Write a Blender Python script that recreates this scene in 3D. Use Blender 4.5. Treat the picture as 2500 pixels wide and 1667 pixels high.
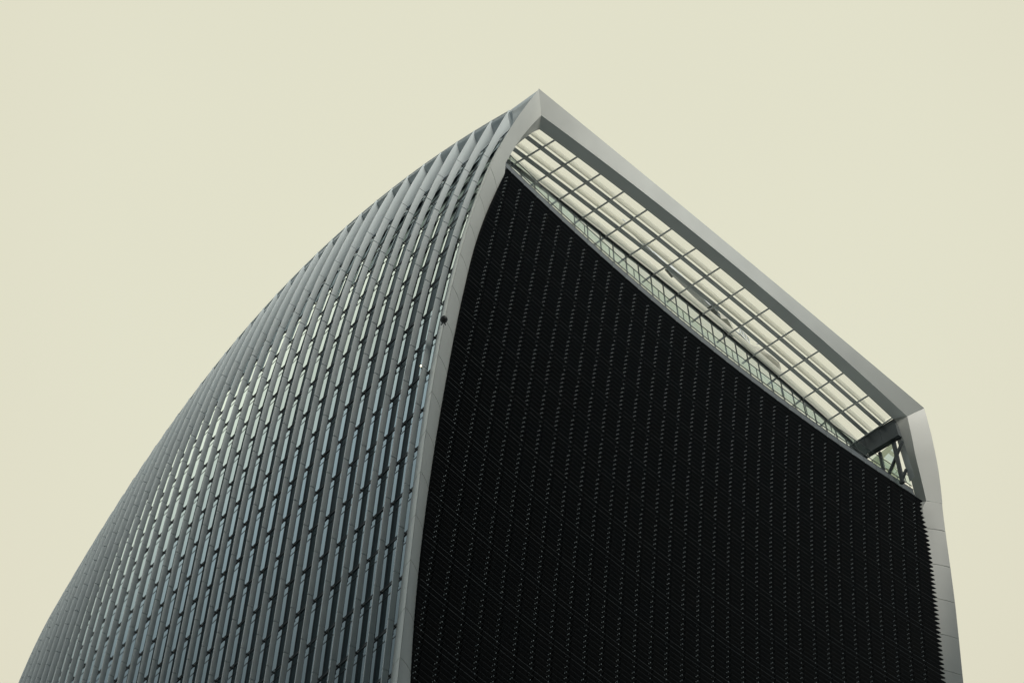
import bpy, math, random
import numpy as np
from mathutils import Vector, Matrix
R = math.radians
random.seed(7)
for o in list(bpy.data.objects): bpy.data.objects.remove(o)
scene = bpy.context.scene
C = scene.collection
ZS = 15.4                      # survey heights -> metres above the street

# ------------------------------------------------------------------ camera
F_PX = 4519.99187
cam_d = bpy.data.cameras.new('camera'); cam = bpy.data.objects.new('camera', cam_d); C.objects.link(cam)
cam_d.sensor_width = 36.0; cam_d.lens = F_PX / 2500.0 * 36.0
cam_d.clip_start = 0.5; cam_d.clip_end = 5000
r_ = Vector((0.7487689236969962, -0.662806032114235, 0.005767382302686817))
u_ = Vector((-0.5698196125056283, -0.6392289642559722, 0.5164222501598598))
f_ = Vector((0.3386011047081468, 0.38996729997426793, 0.8563146599476165))
cam.matrix_world = Matrix(((r_.x, u_.x, -f_.x, -66.20695), (r_.y, u_.y, -f_.y, -50.584916),
                           (r_.z, u_.z, -f_.z, 17.031348 - ZS), (0, 0, 0, 1)))
scene.camera = cam

# ------------------------------------------------------------------ sky, sun, exposure
SUN_EL, SUN_AZ = 16.0, 187.0          # compass-like: 180 = from -Y
world = bpy.data.worlds.new('World'); scene.world = world; world.use_nodes = True
nt = world.node_tree; nt.nodes.clear()
def N(t, kind, **kw):
    n = t.nodes.new(kind)
    for k, v in kw.items(): setattr(n, k, v)
    return n
wo = N(nt, 'ShaderNodeOutputWorld'); bg = N(nt, 'ShaderNodeBackground'); bg.inputs['Strength'].default_value = 0.10
sky = N(nt, 'ShaderNodeTexSky', sky_type='NISHITA'); sky.sun_disc = False
sky.sun_elevation = R(SUN_EL); sky.sun_rotation = R(SUN_AZ); sky.dust_density = 4.0; sky.air_density = 1.2
tc = N(nt, 'ShaderNodeTexCoord')
# high overcast: warm cream haze on the tower's side of the sky, cooler and dimmer round the horizon behind the viewer
nrm = N(nt, 'ShaderNodeVectorMath', operation='NORMALIZE'); nt.links.new(tc.outputs['Generated'], nrm.inputs[0])
dot = N(nt, 'ShaderNodeVectorMath', operation='DOT_PRODUCT'); nt.links.new(nrm.outputs[0], dot.inputs[0])
dot.inputs[1].default_value = (0.30, 0.34, 0.89)
ramp = N(nt, 'ShaderNodeValToRGB'); nt.links.new(dot.outputs['Value'], ramp.inputs['Fac'])
e = ramp.color_ramp.elements
e[0].position = 0.0; e[0].color = (0.12, 0.155, 0.175, 1)
e[1].position = 0.975; e[1].color = (0.790, 0.778, 0.612, 1)
for p_, c_ in ((0.38, (0.20, 0.25, 0.27)), (0.60, (0.44, 0.51, 0.53)), (0.76, (0.45, 0.53, 0.555)), (0.83, (0.68, 0.69, 0.58)), (0.915, (0.765, 0.728, 0.570))):
    m = e.new(p_); m.color = (*c_, 1)
cl = N(nt, 'ShaderNodeTexNoise'); nt.links.new(nrm.outputs[0], cl.inputs['Vector'])
cl.inputs['Scale'].default_value = 2.2; cl.inputs['Detail'].default_value = 3.0
clr = N(nt, 'ShaderNodeMapRange'); nt.links.new(cl.outputs['Fac'], clr.inputs['Value'])
clr.inputs['From Min'].default_value = 0.3; clr.inputs['From Max'].default_value = 0.7
clr.inputs['To Min'].default_value = 9.75; clr.inputs['To Max'].default_value = 10.15
sep = N(nt, 'ShaderNodeSeparateXYZ'); nt.links.new(nrm.outputs[0], sep.inputs[0])       # brightest overhead, above the picture
zen = N(nt, 'ShaderNodeMapRange'); nt.links.new(sep.outputs['Z'], zen.inputs['Value']); zen.interpolation_type = 'SMOOTHSTEP'
zen.inputs['From Min'].default_value = 0.955; zen.inputs['From Max'].default_value = 0.995; zen.inputs['To Min'].default_value = 1.0; zen.inputs['To Max'].default_value = 1.6
dt2 = N(nt, 'ShaderNodeVectorMath', operation='DOT_PRODUCT'); nt.links.new(nrm.outputs[0], dt2.inputs[0])   # bright patch added to lift the window reflections, outside the picture on the left
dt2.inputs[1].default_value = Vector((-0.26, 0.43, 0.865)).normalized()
lobe = N(nt, 'ShaderNodeMapRange'); nt.links.new(dt2.outputs['Value'], lobe.inputs['Value']); lobe.interpolation_type = 'SMOOTHSTEP'
lobe.inputs['From Min'].default_value = math.cos(R(16.5)); lobe.inputs['From Max'].default_value = math.cos(R(4)); lobe.inputs['To Min'].default_value = 1.0; lobe.inputs['To Max'].default_value = 2.9
zb_ = N(nt, 'ShaderNodeMath', operation='MULTIPLY'); nt.links.new(zen.outputs['Result'], zb_.inputs[0]); nt.links.new(lobe.outputs['Result'], zb_.inputs[1])
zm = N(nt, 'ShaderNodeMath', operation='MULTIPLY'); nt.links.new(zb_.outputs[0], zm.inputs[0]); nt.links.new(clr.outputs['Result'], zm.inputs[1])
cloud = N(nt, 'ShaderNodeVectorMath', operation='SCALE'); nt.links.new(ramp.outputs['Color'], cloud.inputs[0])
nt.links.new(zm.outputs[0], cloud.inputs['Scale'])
mix = N(nt, 'ShaderNodeMixRGB'); mix.inputs['Fac'].default_value = 0.96
nt.links.new(sky.outputs['Color'], mix.inputs['Color1']); nt.links.new(cloud.outputs[0], mix.inputs['Color2'])
nt.links.new(mix.outputs['Color'], bg.inputs['Color']); nt.links.new(bg.outputs[0], wo.inputs['Surface'])

sun_d = bpy.data.lights.new('sun', 'SUN'); sun = bpy.data.objects.new('sun', sun_d); C.objects.link(sun)
sun_d.energy = 4.8; sun_d.angle = R(40); sun_d.color = (1.0, 0.96, 0.86)
az = R(SUN_AZ)
sdir = Vector((math.sin(az) * math.cos(R(SUN_EL)), math.cos(az) * math.cos(R(SUN_EL)), math.sin(R(SUN_EL))))
sun.rotation_euler = sdir.to_track_quat('Z', 'Y').to_euler()
vs = scene.view_settings; vs.view_transform = 'Standard'; vs.look = 'None'; vs.exposure = 0.0; vs.gamma = 1.0
scene.cycles.max_bounces = 8; scene.cycles.transparent_max_bounces = 16
scene.cycles.use_denoising = True

# ------------------------------------------------------------------ materials
def mat(name, col, rough=0.5, metal=0.0, spec=0.5, noise=0.0, nscale=0.6, rvar=0.0, ior=None, streak=0.0, coat=0.0):
    m = bpy.data.materials.new(name); m.use_nodes = True
    t = m.node_tree; b = t.nodes['Principled BSDF']
    b.inputs['Roughness'].default_value = rough; b.inputs['Metallic'].default_value = metal
    b.inputs['Specular IOR Level'].default_value = spec
    if ior: b.inputs['IOR'].default_value = ior
    if coat: b.inputs['Coat Weight'].default_value = coat; b.inputs['Coat Roughness'].default_value = 0.15
    b.inputs['Base Color'].default_value = (*col, 1)
    if noise or rvar or streak:
        co = N(t, 'ShaderNodeTexCoord'); mp = N(t, 'ShaderNodeMapping'); t.links.new(co.outputs['Object'], mp.inputs['Vector'])
        if streak: mp.inputs['Scale'].default_value = (1.0, 1.0, 0.12)
        nz = N(t, 'ShaderNodeTexNoise'); nz.inputs['Scale'].default_value = nscale; nz.inputs['Detail'].default_value = 5
        t.links.new(mp.outputs[0], nz.inputs['Vector'])
        rp = N(t, 'ShaderNodeValToRGB'); t.links.new(nz.outputs['Fac'], rp.inputs['Fac'])
        k = max(noise, streak)
        rp.color_ramp.elements[0].position = 0.3; rp.color_ramp.elements[1].position = 0.72
        rp.color_ramp.elements[0].color = tuple(c * (1 - k) for c in col) + (1,)
        rp.color_ramp.elements[1].color = tuple(min(1, c * (1 + k * 0.6)) for c in col) + (1,)
        t.links.new(rp.outputs['Color'], b.inputs['Base Color'])
        if rvar:
            mr = N(t, 'ShaderNodeMapRange'); t.links.new(nz.outputs['Fac'], mr.inputs['Value'])
            mr.inputs['To Min'].default_value = max(0, rough - rvar); mr.inputs['To Max'].default_value = rough + rvar
            t.links.new(mr.outputs['Result'], b.inputs['Roughness'])
    return m
def thin_glass(name, tint, refl=0.08, diffuse=0.0, dcol=(0.6, 0.65, 0.62)):
    m = bpy.data.materials.new(name); m.use_nodes = True
    t = m.node_tree; t.nodes.clear()
    out = N(t, 'ShaderNodeOutputMaterial'); tr = N(t, 'ShaderNodeBsdfTransparent'); tr.inputs['Color'].default_value = (*tint, 1)
    gl = N(t, 'ShaderNodeBsdfGlossy'); gl.inputs['Roughness'].default_value = 0.02; gl.inputs['Color'].default_value = (0.95, 1, 1, 1)
    lw = N(t, 'ShaderNodeLayerWeight'); lw.inputs['Blend'].default_value = 0.35
    mr = N(t, 'ShaderNodeMapRange'); mr.inputs['To Min'].default_value = refl; mr.inputs['To Max'].default_value = 0.55
    t.links.new(lw.outputs['Fresnel'], mr.inputs['Value'])
    mx = N(t, 'ShaderNodeMixShader'); t.links.new(mr.outputs['Result'], mx.inputs['Fac'])
    last = tr
    if diffuse:
        df = N(t, 'ShaderNodeBsdfTranslucent'); df.inputs['Color'].default_value = (*dcol, 1)
        co = N(t, 'ShaderNodeTexCoord'); mp = N(t, 'ShaderNodeMapping'); mp.inputs['Scale'].default_value = (5, 5, 0.15)
        nz = N(t, 'ShaderNodeTexNoise'); nz.inputs['Scale'].default_value = 1.6; nz.inputs['Detail'].default_value = 4
        t.links.new(co.outputs['Object'], mp.inputs['Vector']); t.links.new(mp.outputs[0], nz.inputs['Vector'])
        m2 = N(t, 'ShaderNodeMapRange'); m2.inputs['To Min'].default_value = diffuse * 0.7; m2.inputs['To Max'].default_value = min(1, diffuse * 1.3)
        t.links.new(nz.outputs['Fac'], m2.inputs['Value'])
        dm = N(t, 'ShaderNodeMixShader'); t.links.new(m2.outputs['Result'], dm.inputs['Fac'])
        t.links.new(tr.outputs[0], dm.inputs[1]); t.links.new(df.outputs[0], dm.inputs[2]); last = dm
    t.links.new(last.outputs[0], mx.inputs[1]); t.links.new(gl.outputs[0], mx.inputs[2])
    t.links.new(mx.outputs[0], out.inputs['Surface'])
    return m
M = {}
M['fin'] = mat('fin_aluminium', (0.44, 0.495, 0.52), rough=0.42, noise=0.10, nscale=0.35, rvar=0.06, streak=0.10)
M['band'] = mat('white_cladding', (0.57, 0.59, 0.57), rough=0.40, noise=0.06, nscale=0.3, rvar=0.05)
M['beam'] = mat('roof_beam_cladding', (0.53, 0.56, 0.555), rough=0.42, noise=0.08, nscale=0.25, rvar=0.05)
M['soffit'] = mat('grey_soffit', (0.70, 0.76, 0.78), rough=0.5, noise=0.06, nscale=0.3)
def coated_glass():
    m = bpy.data.materials.new('coated_window_glass'); m.use_nodes = True; t = m.node_tree; t.nodes.clear()
    out = N(t, 'ShaderNodeOutputMaterial'); df = N(t, 'ShaderNodeBsdfDiffuse'); df.inputs['Color'].default_value = (0.012, 0.020, 0.024, 1)
    gl = N(t, 'ShaderNodeBsdfGlossy'); gl.inputs['Roughness'].default_value = 0.015; gl.inputs['Color'].default_value = (0.86, 0.97, 1.0, 1)
    lw = N(t, 'ShaderNodeLayerWeight'); lw.inputs['Blend'].default_value = 0.5
    fr = N(t, 'ShaderNodeValToRGB'); t.links.new(lw.outputs['Facing'], fr.inputs['Fac'])
    fr.color_ramp.elements[0].position = 0.0; fr.color_ramp.elements[0].color = (0.10, 0.10, 0.10, 1)
    fr.color_ramp.elements[1].position = 1.0; fr.color_ramp.elements[1].color = (1, 1, 1, 1)
    for p_, c_ in ((0.5, 0.14), (0.62, 0.20), (0.73, 0.31), (0.85, 0.58)):
        q_ = fr.color_ramp.elements.new(p_); q_.color = (c_, c_, c_, 1)
    mx = N(t, 'ShaderNodeMixShader'); t.links.new(fr.outputs[0], mx.inputs['Fac']); t.links.new(df.outputs[0], mx.inputs[1]); t.links.new(gl.outputs[0], mx.inputs[2])
    t.links.new(mx.outputs[0], out.inputs['Surface']); return m
M['glassdark'] = coated_glass()
M['frame'] = mat('dark_window_frame', (0.018, 0.022, 0.024), rough=0.45)
M['mull'] = mat('grey_mullion', (0.06, 0.07, 0.075), rough=0.45)
M['louvre'] = mat('black_louvre', (0.0022, 0.0052, 0.0085), rough=0.55, spec=0.22, noise=0.3, nscale=0.5, rvar=0.08)
M['louvre_edge'] = mat('paler_louvre_edge', (0.010, 0.016, 0.019), rough=0.45)  # slightly paler blade tips on the floor-level rows
M['bolt'] = mat('zinc_bolt', (0.55, 0.62, 0.65), rough=0.45)
M['bolt_dull'] = mat('dull_bolt', (0.12, 0.14, 0.15), rough=0.5)
M['fascia'] = mat('grey_fascia', (0.12, 0.14, 0.155), rough=0.45, noise=0.1, nscale=0.4)
M['steel'] = mat('painted_steel', (0.70, 0.75, 0.78), rough=0.4, noise=0.06)
M['bar'] = mat('light_grey_bar', (0.78, 0.80, 0.79), rough=0.4)
M['darksteel'] = mat('dark_steel', (0.05, 0.062, 0.068), rough=0.45, noise=0.1)
M['roofglass'] = thin_glass('roof_glass', (0.99, 0.99, 0.98), refl=0.0, diffuse=0.08, dcol=(0.98, 0.97, 0.92))
M['balglass'] = thin_glass('balustrade_glass', (0.84, 0.92, 0.89), refl=0.04)
M['wallglass'] = thin_glass('sky_garden_glass', (0.90, 0.93, 0.90), refl=0.03, diffuse=0.25, dcol=(0.92, 0.96, 0.90))
M['sideglass'] = thin_glass('side_glass', (0.74, 0.84, 0.70), refl=0.03)
M['railgrey'] = mat('rail_grey', (0.20, 0.23, 0.24), rough=0.4)
def translucent(name, col, k):
    m = bpy.data.materials.new(name); m.use_nodes = True; t = m.node_tree; b_ = t.nodes['Principled BSDF']
    b_.inputs['Base Color'].default_value = (*col, 1); b_.inputs['Roughness'].default_value = 0.5
    tl = N(t, 'ShaderNodeBsdfTranslucent'); tl.inputs['Color'].default_value = (*col, 1); mx = N(t, 'ShaderNodeMixShader'); mx.inputs['Fac'].default_value = k
    t.links.new(b_.outputs[0], mx.inputs[1]); t.links.new(tl.outputs[0], mx.inputs[2]); t.links.new(mx.outputs[0], t.nodes['Material Output'].inputs['Surface']); return m
M['rooffin'] = translucent('white_roof_blade', (0.93, 0.92, 0.86), 0.75)
M['shell'] = mat('grey_concrete', (0.16, 0.17, 0.17), rough=0.8, noise=0.15)
M['machine'] = mat('machine_grey', (0.62, 0.66, 0.70), rough=0.45, noise=0.12)
M['machine_dark'] = mat('machine_dark', (0.05, 0.065, 0.068), rough=0.5)
M['machine_pale'] = mat('machine_pale', (0.50, 0.50, 0.45), rough=0.5, noise=0.05)
M['ball'] = mat('black_rubber', (0.02, 0.025, 0.026), rough=0.45)
M['asphalt'] = mat('asphalt', (0.045, 0.045, 0.047), rough=0.85, noise=0.25, nscale=0.8)
M['paving'] = mat('paving', (0.40, 0.395, 0.38), rough=0.8, noise=0.15, nscale=0.5)
M['stone'] = mat('dark_stone', (0.07, 0.072, 0.075), rough=0.7, noise=0.2, nscale=0.2)

# ------------------------------------------------------------------ mesh helpers
class MB:
    def __init__(s): s.v = []; s.f = []; s.m = []
    def quad(s, a, b, c, d, mi=0):
        i = len(s.v); s.v += [tuple(a), tuple(b), tuple(c), tuple(d)]; s.f.append((i, i+1, i+2, i+3)); s.m.append(mi)
    def hexa(s, p, mi=0):            # p: 8 corners, bottom 0-3 and top 4-7 in the same turning order
        i = len(s.v); s.v += [tuple(q) for q in p]
        for q in ((3,2,1,0),(4,5,6,7),(0,1,5,4),(1,2,6,5),(2,3,7,6),(3,0,4,7)):
            s.f.append(tuple(i+k for k in q)); s.m.append(mi)
    def box(s, x0, x1, y0, y1, z0, z1, mi=0):
        s.hexa([(x0,y0,z0),(x1,y0,z0),(x1,y1,z0),(x0,y1,z0),(x0,y0,z1),(x1,y0,z1),(x1,y1,z1),(x0,y1,z1)], mi)
    def loft(s, rings, mi=0, caps=True, closed=True):
        n = len(rings[0]); i0 = len(s.v)
        for rg in rings: s.v += [tuple(p) for p in rg]
        for k in range(len(rings)-1):
            for j in range(n if closed else n-1):
                a = i0+k*n+j; b = i0+k*n+(j+1) % n
                s.f.append((a, b, b+n, a+n)); s.m.append(mi)
        if caps and closed:
            s.f.append(tuple(i0+j for j in range(n-1, -1, -1))); s.m.append(mi)
            e = i0+(len(rings)-1)*n; s.f.append(tuple(e+j for j in range(n))); s.m.append(mi)
    def bar(s, p0, p1, w, h, up=(0,0,1), mi=0):
        p0 = Vector(p0); p1 = Vector(p1); d = (p1-p0).normalized(); upv = Vector(up)
        a = d.cross(upv)
        if a.length < 1e-4: a = d.cross(Vector((0,1,0)))
        a.normalize(); b = a.cross(d).normalized(); a *= w/2; b *= h/2
        s.hexa([p0-a-b, p0+a-b, p0+a+b, p0-a+b, p1-a-b, p1+a-b, p1+a+b, p1-a+b], mi)
    def tube(s, pts, r, n=8, mi=0):
        rings = []
        for k, p in enumerate(pts):
            p = Vector(p); q = Vector(pts[min(k+1, len(pts)-1)]); o = Vector(pts[max(k-1, 0)])
            d = (q-o).normalized(); a = d.cross(Vector((0,0,1)))
            if a.length < 1e-3: a = d.cross(Vector((0,1,0)))
            a.normalize(); b = d.cross(a); rr = r[k] if isinstance(r, (list, tuple)) else r
            rings.append([p + a*rr*math.cos(2*math.pi*j/n) + b*rr*math.sin(2*math.pi*j/n) for j in range(n)])
        s.loft(rings, mi)
    def build(s, name, mats, parent=None, smooth=None, mirror=False):
        V = np.array(s.v, dtype=float); V[:, 2] -= ZS
        F = s.f
        if mirror: V[:, 0] *= -1; F = [tuple(reversed(q)) for q in F]
        me = bpy.data.meshes.new(name); me.from_pydata(V.tolist(), [], F)
        for mm in (mats if isinstance(mats, (list, tuple)) else [mats]): me.materials.append(mm)
        if len(me.materials) > 1: me.polygons.foreach_set('material_index', s.m)
        if smooth is not None:
            me.polygons.foreach_set('use_smooth', [True]*len(F)); me.set_sharp_from_angle(angle=R(smooth))
        me.update()
        o = bpy.data.objects.new(name, me); C.objects.link(o)
        if parent: o.parent = parent
        return o
def tag(o, label=None, cat=None, group=None, kind=None):
    for k, v_ in (('label', label), ('category', cat), ('group', group), ('kind', kind)):
        if v_: o[k] = v_
    return o
def thing(name, label, cat, group=None):
    o = bpy.data.objects.new(name, None); C.objects.link(o); o.empty_display_size = 1
    return tag(o, label, cat, group)

# ------------------------------------------------------------------ the tower's measured shape (survey coordinates)
HL = 0.4869285; H = 8*HL; ZA = 101.2; ZG = 15.4; ZLOW = 88.0
Q = [10.450595, -3.5550057, 0.2713710, -1.2259452, 0.0326368, -0.1100004, 0.0416040]
def y_poly(x, z):
    s = (150.0-z)/50.0; t = (x/24.0)**2
    return Q[0]*s + Q[1]*s*s + Q[2]*s**3 + (Q[3]+Q[4]*s+Q[5]*s*s)*t + Q[6]*t*t
def low(fn, z, *a):                  # straight continuation below the measured part
    if z >= ZLOW: return fn(*a, z)
    p0 = np.array(fn(*a, ZLOW)); p1 = np.array(fn(*a, ZLOW+4))
    return p0 + (p1-p0)/4*(z-ZLOW)
def y_front(x, z): return float(low(lambda xx, zz: np.array([y_poly(xx, zz)]), z, x)[0])
CX = [-28.84306915, 0.34106270, 2.13910340, -0.19943439, -0.83891331, 0.63039786, 0.97682036, -0.21920437, 1.03414600, -0.30122121, 0.49900357, 0.81013073, 0.03398472]
CY = [30.87347295, 29.16737001, -0.23393479, 0.07041187, -0.61437992, 3.66575578, -0.38076078, 0.18624269, -0.12869222, 0.67975006, -0.33054565, 0.05801333, 0.19487859]
def fin_poly(i, z):
    s = (z-130)/30; t = (i-17)/17
    ft = [s**a*t**b for a in range(4) for b in range(4) if a+b <= 4]
    return np.array([sum(c*q for c, q in zip(CX, ft)), sum(c*q for c, q in zip(CY, ft))])
def fin_edge(i, z): return low(fin_poly, z, i)
def fin_depth(z):
    d = 0.37 if z < 101 else 0.37 + 0.0018*(min(z, 150)-101)
    if z > 150: d += 0.018*(min(z, 155.7)-150)
    if z > 155.7: d += 0.30*(z-155.7)
    return d
STAND = 0.155
def glass_pt(i, z):
    p = fin_edge(i, z); return Vector((p[0]+fin_depth(z)+STAND, p[1], z))
def fin_top(i): return 166.3 - 0.0251*(i-17.5)**2
RX = [0.26317206, 0.40210951, 0.72703010, 1.58578780, -0.33789800, -26.87738829]; RY = [0.45013605, 0.24627529, -0.89995116, -1.63426361, -4.74495945, 1.69749186]
AX = [-0.01928823, 0.86334618, 1.38537339, 1.20615305, -0.21808851, -25.75088909]; AY = [0.20046745, -0.04412114, -0.59552596, -1.32531865, -4.52220114, 2.28733770]
def pv(c, z): return float(np.polyval(c, (z-130)/30))
def hermite(T):
    T = np.array(T, float); z = T[:, 0]; P = T[:, 1:]
    m = np.gradient(P, z, axis=0)
    def fn(q):
        k = int(np.clip(np.searchsorted(z, q)-1, 0, len(z)-2)); h = z[k+1]-z[k]; t = (q-z[k])/h
        return ((2*t**3-3*t*t+1)*P[k] + (t**3-2*t*t+t)*h*m[k] + (-2*t**3+3*t*t)*P[k+1] + (t**3-t*t)*h*m[k+1])
    return fn
_rt = [(z, *fin_poly(0.15, z)) for z in (84, 92, 100, 108, 116, 124, 132)] + [(140, -26.78, -0.12), (145, -26.50, -1.10), (150, -26.08, -2.25),
       (155, -25.34, -3.70), (158, -24.70, -4.46), (160, -24.22, -4.90), (160.97, -24.0, -5.05)]
_at = [(84, -23.4, 6.9), (90, -23.98, 6.58), (96.1, -24.53, 6.14), (104.8, -25.08, 5.39), (114.85, -25.47, 4.32), (124.3, -25.68, 3.10), (134, -25.76, 1.64),
       (140.7, -25.66, 0.45), (147.7, -25.00, -0.85), (151, -24.66, -1.78), (153, -24.32, -2.22), (155, -23.92, -2.67), (157, -23.42, -3.20), (159.6, -22.65, -3.84)]
_rf, _af = hermite(_rt), hermite(_at)
def ridge(z, right=False):           # the right-hand edge flares a little more than the left
    p = low(_rf, z)
    return p - np.array([np.interp(z, [100, 132, 140, 144, 149, 151.7, 155, 160], [1.0, 1.0, 0.9, 0.82, 0.58, 0.50, 0.3, 0]), 0]) if right else p
def inner(z, right=False):
    p = low(_af, z)
    return p - np.array([np.interp(z, [100, 131, 140, 147, 150.6, 153, 156], [0.6, 0.6, 0.52, 0.60, 0.53, 0.3, 0]), 0]) if right else p

tower = thing('office_tower', 'tall curved office tower with pale vertical fins and black louvred front against a cream sky', 'office tower')

# ---- corner bands: ridge with a curved facet on each side, one cladding panel per storey
def band_ring(z, right=False):
    a = inner(z, right); r = ridge(z, right); e = a + (a-r)/np.linalg.norm(a-r)*(0.42 if z < 150.5 else 0.0)
    w = np.array([0.40, 1.25]); l = r + w
    pts = [e]
    d = r-e; nrm_ = np.array([d[1], -d[0]]); nrm_ /= np.linalg.norm(nrm_)
    if nrm_[1] > 0: nrm_ = -nrm_
    for t, b in ((0.25, 0.045), (0.5, 0.065), (0.75, 0.05)): pts.append(e + d*t + nrm_*b)
    n2 = np.array([-1.25, 0.40]); n2 /= np.linalg.norm(n2)
    pts += [r - d*0.018, r - d*0.006 + np.array([0.035, 0.045]), r + w*0.012 + np.array([0.04, 0.04]), r + w*0.022]
    for t, b in ((0.2, 0.05), (0.45, 0.09), (0.7, 0.09), (0.88, 0.05)): pts.append(r + w*t + n2*b)
    pts.append(l); pts.append(l + np.array([0.55, 0.15])); pts.append(e + np.array([0.35, 0.6]))
    return [(p[0], p[1], z) for p in pts]
def build_band(mirror):
    b = MB(); zs = [ZG, 45, 70] + [ZA + n*H for n in range(-5, 13)]
    zs.append(150.9); zs = sorted(z for z in zs if z <= 151)
    for z0, z1 in zip(zs[:-1], zs[1:]):
        if z1-z0 < 0.6: continue
        k = 4 if z1-z0 < 5 else 3
        b.loft([band_ring(z0+0.028 + (z1-z0-0.056)*j/k, mirror) for j in range(k+1)])
    # upper leg of the frame, mitred into the roof beam: outer facet, inner fascia and the back
    rings = []
    for j in range(15):
        t = j/14; zr = 150.93+(160.97-150.93)*t; za = 150.93+(159.6-150.93)*t
        r = Vector((*ridge(zr, mirror), zr)); a = Vector((*inner(za, mirror), za))
        g = a + Vector((float(np.interp(za, [150, 153.7, 154.8, 155.8, 157.2, 158.4, 159.0, 159.6], [0.0, 0.02, 0.1, 0.19, 0.36, 0.47, 0.60, 0.76])), 1.03, 0))
        l = r + Vector((0.40, 1.25, 0))*(1-t) + Vector((0.5, 1.0, 0.1))*t
        n2 = Vector((-0.95, 0.30, 0)); mid = a*0.5+r*0.5+Vector((-.03, -.04, 0))*(1-t)
        bk = g + Vector((-0.7, 0.35, 0.15*t))
        rings.append([g, a, mid, r, r+(l-r)*0.45+n2*0.09*(1-t), l, bk])
    b.loft(rings)
    o = b.build('corner_band', M['band'], tower, smooth=18, mirror=mirror); return o
build_band(False); build_band(True)

# ---- roof beam across the front
def arch(x): return 1 - (x/24.0)**2
def beam_ring(x):
    zt = 160.97 + 0.40*arch(x)
    yi = -4.48 + 0.64*(x/22.65)**2; ys = -3.43 + 0.62*(x/22.0)**2
    return yi, ys, zt
b = MB(); rings = []
for j in range(49):
    t = j/24.0-1
    xo, xi, xs = 24.0*t, 22.65*t, 21.95*t
    yi, ys, zt = beam_ring(xi)
    rings.append([(xo, -5.05, zt), (xi, yi, 159.6), (xs, ys, 159.6), (xs, ys+0.02, 159.95), (xo*0.97, ys, 161.2), (xo*0.985, -4.2, zt+0.25)])
b.loft(rings, 0)
for q in range(len(b.f)-2): 
    if q % 6 == 1: b.m[q] = 1
b.build('roof_beam', [M['beam'], M['soffit']], tower, smooth=25)

# ---- vertical fins of the flank
def fin_ring(i, z):
    p = fin_edge(i, z); d = fin_depth(z); x0 = p[0]; x1 = p[0]+d
    return [(x0, p[1], z), (x1, p[1]-0.06, z), (x1, p[1]+0.04, z), (x0, p[1]+0.075, z)]
N_FIN = 35
for i in range(1, N_FIN+1):
    b = MB(); zt = fin_top(i)
    b.loft([fin_ring(i, z) for z in (ZG, 40, 62, 74, ZA-5*H-0.02)])
    last = 13 if i < 3 else 14
    zs = [ZA + n*H for n in range(-5, last+1)]
    for z0, z1 in zip(zs[:-1], zs[1:]):
        b.loft([fin_ring(i, z0+0.042 + (z1-z0-0.084)*j/3) for j in range(4)])
    z0 = zs[-1]; b.loft([fin_ring(i, z0+0.02 + (zt-z0-0.02)*j/7) for j in range(8)])
    # brackets tying the fin back to the curtain wall at each storey
    for z in zs:
        p = fin_edge(i, z-0.27); x1 = p[0]+fin_depth(z-0.27); y = p[1]
        b.box(x1-0.04, x1+STAND+0.02, y-0.03, y+0.03, z-0.31, z-0.22, 1)
    b.build('fin', [M['fin'], M['frame']], tower, smooth=30)

# ---- curtain wall behind the fins: storey-high windows, floor bands, mullions
def pane(b, i, n):
    z0 = ZA + n*H - 0.13; z1 = ZA + (n+1)*H - 0.17
    jit = [random.uniform(-0.010, 0.010) for _ in range(3)]
    x0 = glass_pt(i, z0).x; x1 = glass_pt(i, z1).x
    ya0, yb0, ya1, yb1 = fin_edge(i-0.72, z0)[1], fin_edge(i+0.28, z0)[1], fin_edge(i-0.72, z1)[1], fin_edge(i+0.28, z1)[1]
    c = [Vector((x0+jit[0], ya0, z0)), Vector((x0+jit[1], yb0, z0)), Vector((x1+jit[1]+jit[2], yb1, z1)), Vector((x1+jit[0]+jit[2], ya1, z1))]
    nn = Vector((-1, 0, 0))
    b.quad(c[0], c[3], c[2], c[1], 0)
    t = 1-0.98/(z1-z0)
    pa = c[0]+(c[3]-c[0])*t; pb = c[1]+(c[2]-c[1])*t
    b.bar(pa, pb, 0.06, 0.035, up=nn, mi=1)
    # floor band pieces over the head of the pane
    for dz, hh, dep, mi in ((0.02, 0.06, 0.035, 1), (-0.095, 0.17, 0.012, 2), (-0.21, 0.06, 0.035, 1)):
        xx = x1; b.box(xx-dep, xx+0.08, ya1, yb1, z1+dz-hh/2, z1+dz+hh/2, mi)
    # slim mullion
    t2 = 0.52
    q0 = c[0]+(c[1]-c[0])*t2; q1 = c[3]+(c[2]-c[3])*t2
    b.bar(q0, q1, 0.055, 0.05, up=nn, mi=2)
def win_dist(i, n):
    p = glass_pt(i-0.2, ZA+(n+0.5)*H) - Vector((-66.2, -50.6, 17.0)); d = p.dot(f_)
    px = 1250+F_PX*p.dot(r_)/d; py = 833.5-F_PX*p.dot(u_)/d
    return (0 if (-10 < px < 2510 and -10 < py < 1680) else 1000) + p.length + 4*i*0.35
cells = [(i, n) for i in range(1, N_FIN+1) for n in range(-5, 14)]
cells.sort(key=lambda c: win_dist(*c))
for (i, n) in cells[:100]:
    b = MB(); pane(b, i, n); b.build('window', [M['glassdark'], M['frame'], M['mull']], tower)
b = MB()
for (i, n) in cells[100:]: pane(b, i, n)
tag(b.build('window', [M['glassdark'], M['frame'], M['mull']], tower), kind='stuff')
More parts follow.
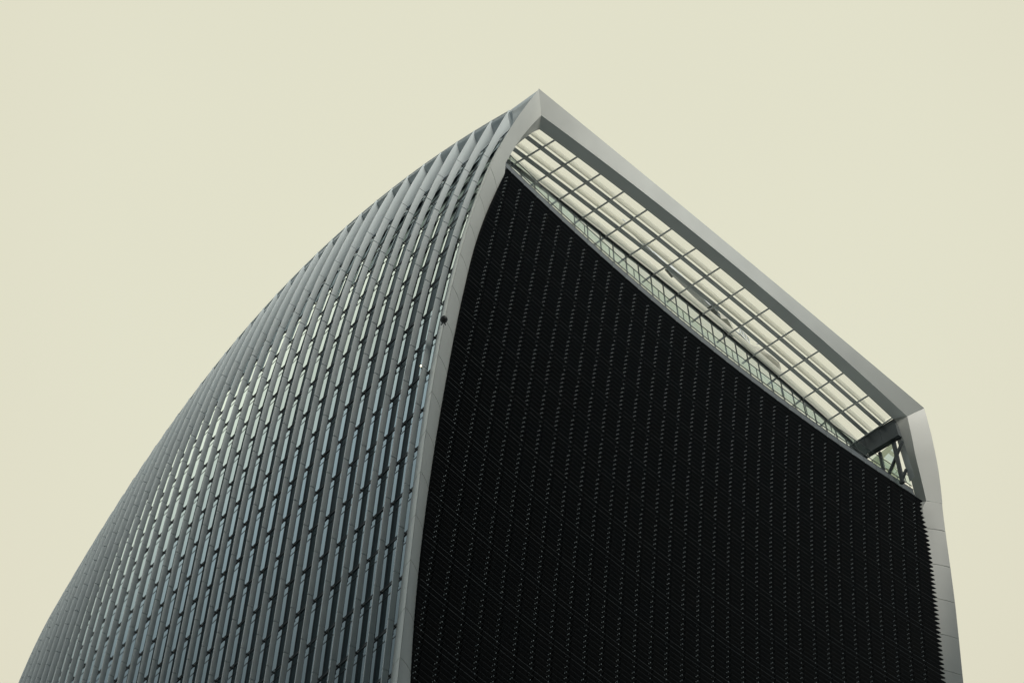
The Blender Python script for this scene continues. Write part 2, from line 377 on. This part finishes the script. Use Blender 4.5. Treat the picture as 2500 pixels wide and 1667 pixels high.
# solid cladding over the shoulder, lower storeys, the far flank and the rear
b = MB(); rings = []
for k in range(2*N_FIN+1):
    i = 0.8 + 0.5*k; rg = []
    for j in range(21):
        z = 155.2 + (fin_top(min(i, 35)) - 0.05 - 155.2)*j/20; p = glass_pt(i, z); q = fin_edge(i, z)
        t = min(1.0, max(0.0, (z-fin_top(min(i, 35))+2.8)/2.3)); rg.append((p.x*(1-t)+(q[0]+0.12)*t, p.y, z))
    rings.append(rg)
b.loft(rings, closed=False); b.build('shoulder_cladding', M['fin'], tower, smooth=40)
b = MB(); rings = []
for k in range(36):
    i = 0.8 + k; rings.append([(glass_pt(i, z).x+0.02, glass_pt(i, z).y, z) for z in (ZG, 50, ZA-5*H-0.1)])
b.loft(rings, closed=False); b.build('lower_wall', M['glassdark'], tower)
b = MB(); rings = []
for k in range(36):
    i = 0.8 + k; rings.append([(-glass_pt(i, z).x, glass_pt(i, z).y, z) for z in (ZG, 60, 85, 100, 115, 130, 140, 150.4)])
b.loft(rings, closed=False); b.build('far_side_wall', M['glassdark'], tower, smooth=40)
b = MB(); rings = []
for j in range(25):
    x = -1 + j/12; rg = []
    for z in (ZG, 60, 90, 110, 130, 150, 158):
        p = glass_pt(35.8, z); rg.append((x*abs(p.x), p.y, z))
    rings.append(rg)
b.loft(rings, closed=False); b.build('rear_wall', M['glassdark'], tower, smooth=40)
# edge strip that caps the fins along the roof line
b = MB(); rings = []
for k in range(69):
    i = 1 + k*0.5; z = fin_top(i); p = fin_edge(i, z)
    rings.append([(p[0]+0.07, p[1]+0.05, z-0.14), (p[0]+1.2, p[1]+0.05, z-0.05), (p[0]+1.2, p[1]+0.05, z+0.08), (p[0]+0.05, p[1]+0.05, z+0.03)])
b.loft(rings)
e0 = ridge(160.9); b.build('roof_edge', M['band'], tower)
b = MB()
e1 = fin_edge(1, fin_top(1)); rings = []
for j in range(7):
    t = j/6; zr = 155.2+(160.97-155.2)*t; z1 = 154.6+(fin_top(1)-154.6)*t
    r = ridge(zr); q = fin_edge(1, z1); o = (fin_depth(z1)+0.1)*min(1, max(0, (0.85-t)/0.45))
    rings.append([(r[0]+0.04+o*0.6, r[1]+0.09+o*1.7, zr-0.02), (q[0]+0.10+o, q[1]+0.03, z1), (q[0]+0.9+o, q[1]+0.03, z1), (r[0]+0.55+o, r[1]+0.75+o, zr-0.05)])
b.loft(rings)
b.build('shoulder_cladding', M['fin'], tower)

# ---- black louvred front: one bay of pleated blades per 1.5 m
colx = [(j-16)*1.5 for j in range(33)]
def bay(x0, x1, xdot):
    b = MB(); K = int((150-ZG)/HL)
    xs = [x0, x1] if x1-x0 < 1.7 else [x0, x1]
    for k in range(-2, K):
        zc = 150 - k*HL + 0.03
        if zc < 60 and k % 1 == 0 and zc < 60: break
        # keep the bay inside the tower's outline
        lim = abs(inner(zc)[0]) - 0.02; limr = abs(inner(zc, True)[0]) - 0.02
        xa = max(x0, -lim+0.43); xb = min(x1, limr-0.04-0.03*max(0, zc-148))
        if xb-xa < 0.12: continue
        ed = 1 if (k % 8) in (5, 6) else 0
        rg = []
        for x in (xa, xb):
            yf = y_front(x, zc); yt = y_front(x, zc+HL/2); yb_ = y_front(x, zc-HL/2)
            rg.append([(x, yb_+0.24, zc-HL/2+0.012), (x, yf, zc-0.016), (x, yf, zc+0.016), (x, yt+0.24, zc+HL/2-0.012), (x, yf+0.40, zc)])
        i0 = len(b.v); b.v += rg[0]+rg[1]
        for q, mi in ((0, 0), (1, 1 if ed else 2), (2, 0), (3, 0), (4, 0)):
            q2 = (q+1) % 5; b.f.append((i0+q, i0+5+q, i0+5+q2, i0+q2)); b.m.append(mi)
        b.f.append((i0+4, i0+3, i0+2, i0+1, i0)); b.m.append(0); b.f.append((i0+5, i0+6, i0+7, i0+8, i0+9)); b.m.append(0)
        if xdot is not None and xa < xdot-0.1 and xdot+0.1 < xb:
            md = k % 8
            zd = 150 - k*HL; yf = y_front(xdot, zd)
            s = 0.023
            if k < 0: continue
            if md != 6: b.box(xdot-s, xdot+s, yf-0.03, yf+0.03, zd-0.005, zd+0.055, 3)
            else: b.box(xdot-s*.8, xdot+s*.8, yf-0.03, yf+0.02, zd, zd+0.045, 4)
            if md < 5 or md == 6: b.box(xdot-0.09-s*.8, xdot-0.09+s*.8, yf+0.035, yf+0.09, zd-0.105, zd-0.055, 3 if md < 5 else 4)
    return b.build('louvre_bay', [M['louvre'], M['louvre_edge'], M['louvre'], M['bolt'], M['bolt_dull']], tower)
bay(-27.0, colx[0]+0.25, colx[0])
for j in range(1, 33): bay(colx[j-1]+0.31, colx[j]+0.25, colx[j])
bay(colx[32]+0.31, 27.5, None)
# dark wall right behind the louvres, closing the joints
b = MB(); rings = []
for j in range(29):
    t = -1+j/14; rg = []
    for z in [ZG, 30, 45, 60, 75, 85, 95, 105, 115, 125, 132, 139, 145, 150.2]:
        w = abs(inner(z, t > 0)[0])-0.05; x = t*w; rg.append((x, y_front(x, z)+0.36, z))
    rings.append(rg)
b.loft(rings, closed=False); b.build('backing_wall', M['louvre'], tower, smooth=40)

# ---- terrace edge: twin rails, grey parapet, glass screen
def yf0(x): return y_poly(x, 150.0)
XE = 24.45
def strip(b, x0, x1, z0, z1, off0, off1, mi=0, seg=1):
    rings = []
    for k in range(seg+1):
        x = x0+(x1-x0)*k/seg; y = yf0(x)
        rings.append([(x, y+off0, z0), (x, y+off1, z0), (x, y+off1, z1), (x, y+off0, z1)])
    b.loft(rings, mi)
edges = [-XE] + [x+0.42 for x in colx] + [XE]
b = MB()
for x0, x1 in zip(edges[:-1], edges[1:]):
    if x1-x0 < 0.1: continue
    for zc in (151.16, 151.44): strip(b, x0+0.08, x1-0.08, zc-0.035, zc+0.035, -0.10, -0.03)
b.build('rail', M['railgrey'], tower)
b = MB(); strip(b, -XE, XE, 150.95, 151.62, 0.02, 0.35, 0, 48)
for x in edges[1:-1]: b.box(x-0.05, x+0.05, yf0(x)-0.09, yf0(x)+0.06, 151.02, 151.58, 1)
b.build('rail_backing', [M['louvre'], M['railgrey']], tower)
b = MB()
for x0, x1 in zip(edges[:-1], edges[1:]):
    if x1-x0 < 0.1: continue
    strip(b, x0+0.02, x1-0.02, 151.6, 152.43, -0.02, 0.30, 0, 2)
strip(b, -XE, XE, 151.55, 152.40, 0.02, 0.34, 1, 48)
strip(b, -XE, XE, 152.43, 152.47, -0.04, 0.36, 1, 48)
b.build('parapet', [M['fascia'], M['darksteel']], tower)
bal = None
b = MB(); rings = []
for k in range(97):
    x = -XE + 2*XE*k/96; y = yf0(x); rings.append([(x, y-0.005, 154.62), (x, y+0.045, 154.62), (x, y+0.045, 154.68), (x, y-0.005, 154.68)])
b.loft(rings)
rings = []
for k in range(97):
    x = -XE + 2*XE*k/96; y = yf0(x); rings.append([(x, y-0.005, 153.02), (x, y+0.045, 153.02), (x, y+0.045, 153.08), (x, y-0.005, 153.08)])
b.loft(rings)
bal = b.build('balustrade', M['darksteel'], tower)
px_ = [-XE+0.3] + [x for x in [-23.86 + 3.0*k + 0.0 for k in range(17)]]
posts = [-5.88 + 2.97*k for k in range(-6, 11)]
posts = [x for x in posts if abs(x) < XE]
lows = [-7.44 + 1.505*k for k in range(-11, 22)]
for x in posts:
    b = MB(); y = yf0(x); b.box(x-0.02, x+0.02, y-0.004, y+0.06, 153.08, 154.62); b.build('post', M['darksteel'], bal)
b = MB()
for x in lows:
    if abs(x) < XE: y = yf0(x); b.box(x-0.015, x+0.015, y, y+0.04, 152.47, 153.02)
b.build('foot', M['darksteel'], bal)
pe = [-XE] + posts + [XE]
for x0, x1 in zip(pe[:-1], pe[1:]):
    b = MB(); n = 3
    for k in range(n):
        xa = x0+0.02+(x1-x0-0.04)*k/n; xb = x0+0.02+(x1-x0-0.04)*(k+1)/n
        b.quad((xa, yf0(xa)+0.02, 153.10), (xb, yf0(xb)+0.02, 153.10), (xb, yf0(xb)+0.02, 154.61), (xa, yf0(xa)+0.02, 154.61))
    b.build('pane', M['balglass'], bal)
# terrace floor
b = MB(); b.box(-23.6, 23.6, 0.5, 58, 150.3, 150.8); b.build('terrace_floor', M['shell'], tower)

# ---- glass canopy over the terrace
barx_n = [-22.45, -20.26, -17.79, -15.24, -12.60, -9.90, -7.05, -4.13, -1.20, 1.83, 4.97, 8.19, 11.49, 14.85, 18.33, 21.8]
barx_f = [-23.5, -21.38, -18.83, -16.26, -13.55, -10.80, -7.99, -5.10, -2.09, 0.98, 4.14, 7.40, 10.72, 14.10, 17.54, 21.2]
def y_sof(x): return -3.43 + 0.62*(x/22.0)**2
def y_r1(x): return -2.02 + 0.42*(x/22.0)**2
def y_r2(x): return -0.50 + 0.46*(x/22.0)**2
def y_g(x): return 1.0 + 0.50*(x/19.0)**2 if x > 0 else 1.0 + 0.20*(x/21.0)**2
ZR = 159.6
for k in range(1, 15):
    b = MB(); xn, xf = barx_n[k], barx_f[k]
    b.bar((xn, y_sof(xn)-0.02, ZR+0.05), (xf, y_g(xf), ZR+0.05), 0.115, 0.13, mi=0)
    b.bar((xn+0.06, y_sof(xn)-0.02, ZR+0.13), (xf+0.06, y_g(xf), ZR+0.13), 0.10, 0.10, mi=1)
    b.build('glazing_bar', [M['bar'], M['darksteel']], tower)
def long_beam(name, yfn, w, h, z0, mats, x0=-22.6, x1=21.9, lip=True):
    b = MB(); rings = []; r2 = []
    for k in range(33):
        x = x0+(x1-x0)*k/32; y = yfn(x)
        rings.append([(x, y, z0), (x, y+w, z0), (x, y+w, z0+h), (x, y, z0+h)])
        r2.append([(x, y-0.06, z0+0.06), (x, y-0.005, z0+0.06), (x, y-0.005, z0+0.16), (x, y-0.06, z0+0.16)])
    b.loft(rings, 0)
    if lip: b.loft(r2, 1)
    return b.build(name, mats, tower)
long_beam('rafter', y_r1, 0.27, 0.22, ZR+0.10, [M['steel'], M['bar']])
long_beam('rafter', y_r2, 0.27, 0.22, ZR+0.10, [M['steel'], M['bar']])
long_beam('head_beam', lambda x: y_g(x)-0.10, 0.30, 0.30, ZR+0.08, [M['darksteel'], M['bar']], x0=-23.6)
rows = [(lambda x: y_sof(x), lambda x: y_r1(x)), (lambda x: y_r1(x)+0.27, lambda x: y_r2(x)), (lambda x: y_r2(x)+0.27, lambda x: y_g(x)-0.1)]
for ra, rb in rows:
    for k in range(15):
        xa, xb = barx_n[k], barx_n[k+1]
        t = lambda y, x_n, x_f: x_n + (x_f-x_n)*(y+3.3)/4.5
        y0, y1 = ra(xa), rb(xa)
        b = MB(); z = ZR+0.26
        b.quad((t(ra(xa), barx_n[k], barx_f[k]), ra(xa), z), (t(ra(xb), barx_n[k+1], barx_f[k+1]), ra(xb), z),
               (t(rb(xb), barx_n[k+1], barx_f[k+1]), rb(xb), z), (t(rb(xa), barx_n[k], barx_f[k]), rb(xa), z))
        b.build('roof_pane', M['roofglass'], tower)
b = MB(); b.quad((-23, 1.4, ZR+0.4), (23, 1.4, ZR+0.4), (23, 58, ZR+2.5), (-23, 58, ZR+2.5)); b.build('rear_roof_glazing', M['roofglass'], tower)
# white fins that carry on over the roof, seen through the glass
for yf_, zt, zb in ((lambda x: y_r1(x)-0.10, 161.35, 160.35), (lambda x: y_r2(x)-0.10, 161.45, 160.35), (lambda x: y_g(x)-0.05, 161.5, 160.4)):
    b = MB(); rings = []
    for k in range(33):
        x = -23.6+46.0*k/32; y = yf_(x); z1 = zt + 0.2*arch(x)
        rings.append([(x, y, zb), (x, y+0.04, zb), (x, y+0.04, z1), (x, y, z1)])
    b.loft(rings); b.build('roof_fin', M['rooffin'], tower)

# ---- recessed glass wall at the back of the terrace
wx = [-23.4 + 1.5*k for k in range(31)]
ZW = 158.9
for k, (x0, x1) in enumerate(zip(wx[:-1], wx[1:])):
    b = MB(); b.quad((x0+0.03, y_g(x0), 150.8), (x1-0.03, y_g(x1), 150.8), (x1-0.03, y_g(x1), ZR+0.1), (x0+0.03, y_g(x0), ZR+0.1))
    b.build('wall_pane', M['wallglass'], tower)
for x in wx[1:-1]:
    b = MB(); y = y_g(x); b.box(x-0.035, x+0.035, y-0.06, y+0.04, 150.8, ZR+0.1); b.build('wall_mullion', M['darksteel'], tower)
for k in range(1, 15):
    b = MB(); x = barx_f[k]; b.bar((x, y_g(x)-0.05, ZR+0.06), (x-0.42, y_g(x)+0.95, ZR-0.55), 0.13, 0.16); b.build('strut', M['darksteel'], tower)

# ---- deep side beams of the canopy and the glazed cheek under it
for sgn in (1,):
    b = MB()
    for y0, y1 in ((-2.84, -1.2), (-1.18, 0.4), (0.42, 2.6)):
        rings = []
        for y in (y0, y1):
            t = (y+2.8)/4.4; xb = 21.9 - 0.75*t
            rings.append([(xb, y, 156.95+0.10*t), (xb+0.5, y, 156.95+0.10*t), (xb+0.5, y, ZR+0.3), (xb, y, ZR+0.02)])
        b.loft(rings)
    b.bar((21.78, -2.86, ZR+0.03), (21.05, 2.6, ZR+0.03), 0.10, 0.10, mi=1)
    b.build('side_beam', [M['darksteel'], M['bar']], tower, mirror=(sgn < 0))
    b = MB()
    for y, w in ((-2.02, 0.34), (-0.35, 0.26), (1.3, 0.26)): b.hexa([(22.0, y-w/2+0.3, 150.8), (22.25, y-w/2+0.3, 150.8), (22.25, y+w/2+0.3, 150.8), (22.0, y+w/2+0.3, 150.8), (22.0, y-w/2, 157.0), (22.25, y-w/2, 157.0), (22.25, y+w/2, 157.0), (22.0, y+w/2, 157.0)])
    b.bar((22.1, -2.9, 156.0), (22.1, 1.3, 150.9), 0.2, 0.24, up=(1, 0, 0))
    b.bar((22.1, -2.45, 152.1), (22.1, -1.5, 150.9), 0.2, 0.22, up=(1, 0, 0))
    b.build('cheek_frame', M['darksteel'], tower, mirror=(sgn < 0))
    b = MB()
    for y0, y1 in ((-1.85, -0.45), (-0.2, 1.2)):
        b.quad((22.15, y0, 150.8), (22.15, y1, 150.8), (22.15, y1, 157.0), (22.15, y0, 157.0))
    b.build('cheek_pane', M['sideglass'], tower, mirror=(sgn < 0))
    b = MB(); b.quad((22.35, -2.9, 150.8), (22.5, -2.2, 150.8), (22.5, -2.2, 157.2), (22.35, -2.9, 157.2)); b.build('cheek_lining', M['beam'], tower, mirror=(sgn < 0))

# ------------------------------------------------------------------ things fixed to or standing on the tower
ball = thing('globe_fixture', 'small black globe with two dangling tails fixed to the pale corner band', 'globe fixture')
bx, by, bz = -27.10, 1.70, 127.85
b = MB(); rings = []
for j in range(13):
    a = math.pi*j/12; rr = 0.26*math.sin(a)+0.002; zz = bz+0.26*math.cos(a)
    rings.append([(bx+rr*math.cos(2*math.pi*q/20), by+rr*math.sin(2*math.pi*q/20), zz) for q in range(20)])
b.loft(list(reversed(rings))); b.build('globe', M['ball'], ball, smooth=60)
b = MB()
for k, zr in enumerate((0.13, 0.19, 0.24)):
    rr = math.sqrt(max(0.001, 0.285**2-zr**2))
    b.tube([(bx+rr*math.cos(q*0.3491), by+rr*math.sin(q*0.3491), bz+zr) for q in range(19)], 0.014, 6)
b.bar((bx, by, bz+0.2), (bx+0.4, by+0.2, bz+0.34), 0.06, 0.06)
b.build('collar', M['bar'], ball)
for dx, tw in ((-1, 0.0), (1, 0.4)):
    b = MB(); ox, oy = 0.70*dx, -0.66*dx
    b.loft([[(bx+ox*0.08+q[0]*w, by+oy*0.08+q[1]*w, bz-0.22) for q in ((-.7, .6), (.7, -.6), (.72, -.56), (-.68, .64))] if False else
            [(bx+ox*o-0.75*w, by+oy*o+0.66*w, zz), (bx+ox*o+0.75*w, by+oy*o-0.66*w, zz), (bx+ox*o+0.75*w+.02, by+oy*o-0.66*w+.02, zz), (bx+ox*o-0.75*w+.02, by+oy*o+0.66*w+.02, zz)]
            for o, w, zz in ((0.05, 0.055, bz-0.20), (0.07, 0.06, bz-0.42), (0.11, 0.05, bz-0.60), (0.17, 0.008, bz-0.80))])
    b.build('tail', M['ball'], ball)

lamp = thing('wall_lamp', 'tiny lit lamp between the front fins below the black globe', 'lamp')
lx, ly, lz = -27.24, 3.72, 124.03
b = MB(); rings = []
for j in range(9):
    a = math.pi*j/8; rr = 0.062*math.sin(a)+0.001
    rings.append([(lx+rr*math.cos(2*math.pi*q/12), ly+rr*math.sin(2*math.pi*q/12), lz-0.062*math.cos(a)) for q in range(12)])
b.loft(rings)
em = bpy.data.materials.new('lamp_glow'); em.use_nodes = True
pb = em.node_tree.nodes['Principled BSDF']; pb.inputs['Emission Color'].default_value = (1, 0.92, 0.62, 1); pb.inputs['Emission Strength'].default_value = 3.0
b.build('bulb', em, lamp, smooth=60)
b = MB(); b.bar((lx, ly, lz), (lx+0.28, ly+0.22, lz+0.1), 0.05, 0.05); b.build('arm', M['frame'], lamp)

# roof crane lying across the roof, seen through the canopy
crane = thing('roof_crane', 'grey roof crane with a long boom lying behind the glass canopy', 'roof crane')
zc = 163.0
b = MB(); b.bar((-8.9, 0.22, zc+0.1), (-3.0, 0.85, zc+0.1), 0.16, 0.2); b.bar((-5.2, 0.6, zc+0.1), (-3.0, 0.80, zc+0.1), 0.26, 0.3); b.build('jib', M['machine'], crane)
b = MB(); b.bar((-3.2, 0.70, zc), (2.35, 1.18, zc), 0.50, 0.55)
b.bar((-3.3, 0.95, zc-0.2), (-2.3, 1.12, zc-0.2), 0.18, 0.2, mi=1); b.build('boom', [M['machine'], M['machine_dark']], crane)
b = MB(); b.bar((-10.25, 0.12, zc), (-9.2, 0.02, zc), 0.09, 0.1); b.bar((-9.5, -0.02, zc), (-8.9, 0.05, zc), 0.2, 0.2)
b.bar((-9.1, 0.0, zc), (-8.6, 0.35, zc), 0.22, 0.22); b.bar((-8.95, 0.25, zc), (-8.5, 0.1, zc), 0.12, 0.12); b.build('hook_head', M['machine'], crane)
b = MB(); b.bar((2.3, 1.15, zc), (3.4, 1.35, zc), 0.62, 0.6); b.bar((3.3, 1.35, zc), (4.3, 1.5, zc), 0.46, 0.8)
b.bar((2.7, 1.5, zc-0.1), (3.6, 1.62, zc-0.1), 0.2, 0.3); b.bar((2.9, 0.75, zc), (3.4, 0.6, zc), 0.06, 0.06); b.build('slew_unit', M['machine_dark'], crane)
b = MB(); b.hexa([(3.9, 1.25, zc-.4), (6.1, 1.82, zc-.4), (6.3, 1.55, zc-.4), (4.4, 0.85, zc-.4), (3.9, 1.25, zc+.5), (6.1, 1.82, zc+.5), (6.3, 1.55, zc+.5), (4.4, 0.85, zc+.5)], 0)
b.hexa([(3.9, 1.6, zc-.55), (5.9, 2.0, zc-.55), (6.1, 1.75, zc-.55), (4.0, 1.2, zc-.55), (3.9, 1.6, zc-.42), (5.9, 2.0, zc-.42), (6.1, 1.75, zc-.42), (4.0, 1.2, zc-.42)], 1)
b.build('counterweight', [M['machine_pale'], M['machine_dark']], crane)
cradle = thing('access_cradle', 'small railed access cradle parked on the roof right of the crane', 'access cradle')
b = MB(); b.bar((6.5, 1.75, zc-.2), (7.9, 1.95, zc-.2), 0.35, 0.18); b.v=[(p[0],p[1]-.35,p[2]) for p in b.v]; b.build('deck', M['machine'], cradle)
b = MB()
for t in (0, 0.33, 0.66, 1): b.bar((6.5+1.4*t, 1.6+.2*t, zc-.2), (6.5+1.4*t, 1.55+.2*t, zc+.7), 0.07, 0.07)
for zz in (0.3, 0.7): b.bar((6.5, 1.58, zc+zz), (7.9, 1.76, zc+zz), 0.06, 0.06)
b.bar((6.0, 1.75, zc), (6.6, 1.75, zc), 0.12, 0.14); b.v=[(p[0],p[1]-.35,p[2]) for p in b.v]; b.build('guard_rail', M['machine'], cradle)
hull = thing('plant_cover', 'pale humped plant cover on the roof near the right end of canopy', 'plant cover')
b = MB(); rings = []
for x, w, h in ((7.6, 0.05, 0.9), (8.4, 0.35, 0.5), (9.2, 0.6, 0.8), (10.5, 0.75, 0.9), (11.5, 0.75, 0.8), (12.1, 0.45, 0.5), (12.3, 0.2, 0.3)):
    y = 2.15 + 0.02*(x-7.6)
    rings.append([(x, y+0.5, zc-.4), (x, y-w*0.4, zc-.4), (x, y-w, zc+.0), (x, y-w*0.8, zc+h*.6), (x, y+0.3, zc+h*.6)])
b.loft(rings); b.v=[(p[0],p[1]-.35,p[2]) for p in b.v]; b.build('shell', M['machine_pale'], hull, smooth=50)
b = MB(); b.bar((10.2, 1.35, zc+.2), (11.6, 1.42, zc+.1), 0.05, 0.06); b.bar((8.6, 1.55, zc+.2), (8.9, 1.3, zc+.3), 0.06, 0.06); b.v=[(p[0],p[1]-.35,p[2]) for p in b.v]; b.build('handrail', M['machine'], hull)

# ------------------------------------------------------------------ ground
b = MB(); b.quad((-1500, -1500, ZG), (1500, -1500, ZG), (1500, 1500, ZG), (-1500, 1500, ZG))
tag(b.build('ground', M['paving']), kind='structure')
b = MB(); b.quad((-300, -64, ZG+0.004), (300, -64, ZG+0.004), (300, -52.5, ZG+0.004), (-300, -52.5, ZG+0.004))
b.quad((-64, -52.5, ZG+0.004), (-52, -52.5, ZG+0.004), (-52, 300, ZG+0.004), (-64, 300, ZG+0.004))
tag(b.build('road', M['asphalt']), kind='structure')

# unseen block added behind the viewer: it keeps the low sun off the tower's lower storeys
blk = thing('shade_block', 'unseen stepped dark block added behind the viewer to shade the tower', 'shade block')
BY0, BY1 = -112.0, -76.0
steps = ((-165.0, -52.0, 172.0), (-52.0, -18.0, 143.0), (-18.0, 46.0, 166.0))
for k, (xa, xb, bh) in enumerate(steps):
    b = MB(); b.box(xa, xb, BY0, BY1, ZG, ZG+bh); b.build('wall', M['stone'], blk)
    b = MB(); b.box(xa+0.4, xb-0.4, BY0+0.4, BY1-0.4, ZG+bh, ZG+bh+1.2); b.build('roof', M['stone'], blk)
    b = MB()
    for fl in range(int((bh-8)/4)): b.box(xa+2, xb-2, BY1-0.2, BY1+0.03, ZG+4.2+fl*4.0, ZG+6.6+fl*4.0)
    b.build('window_row', M['glassdark'], blk)
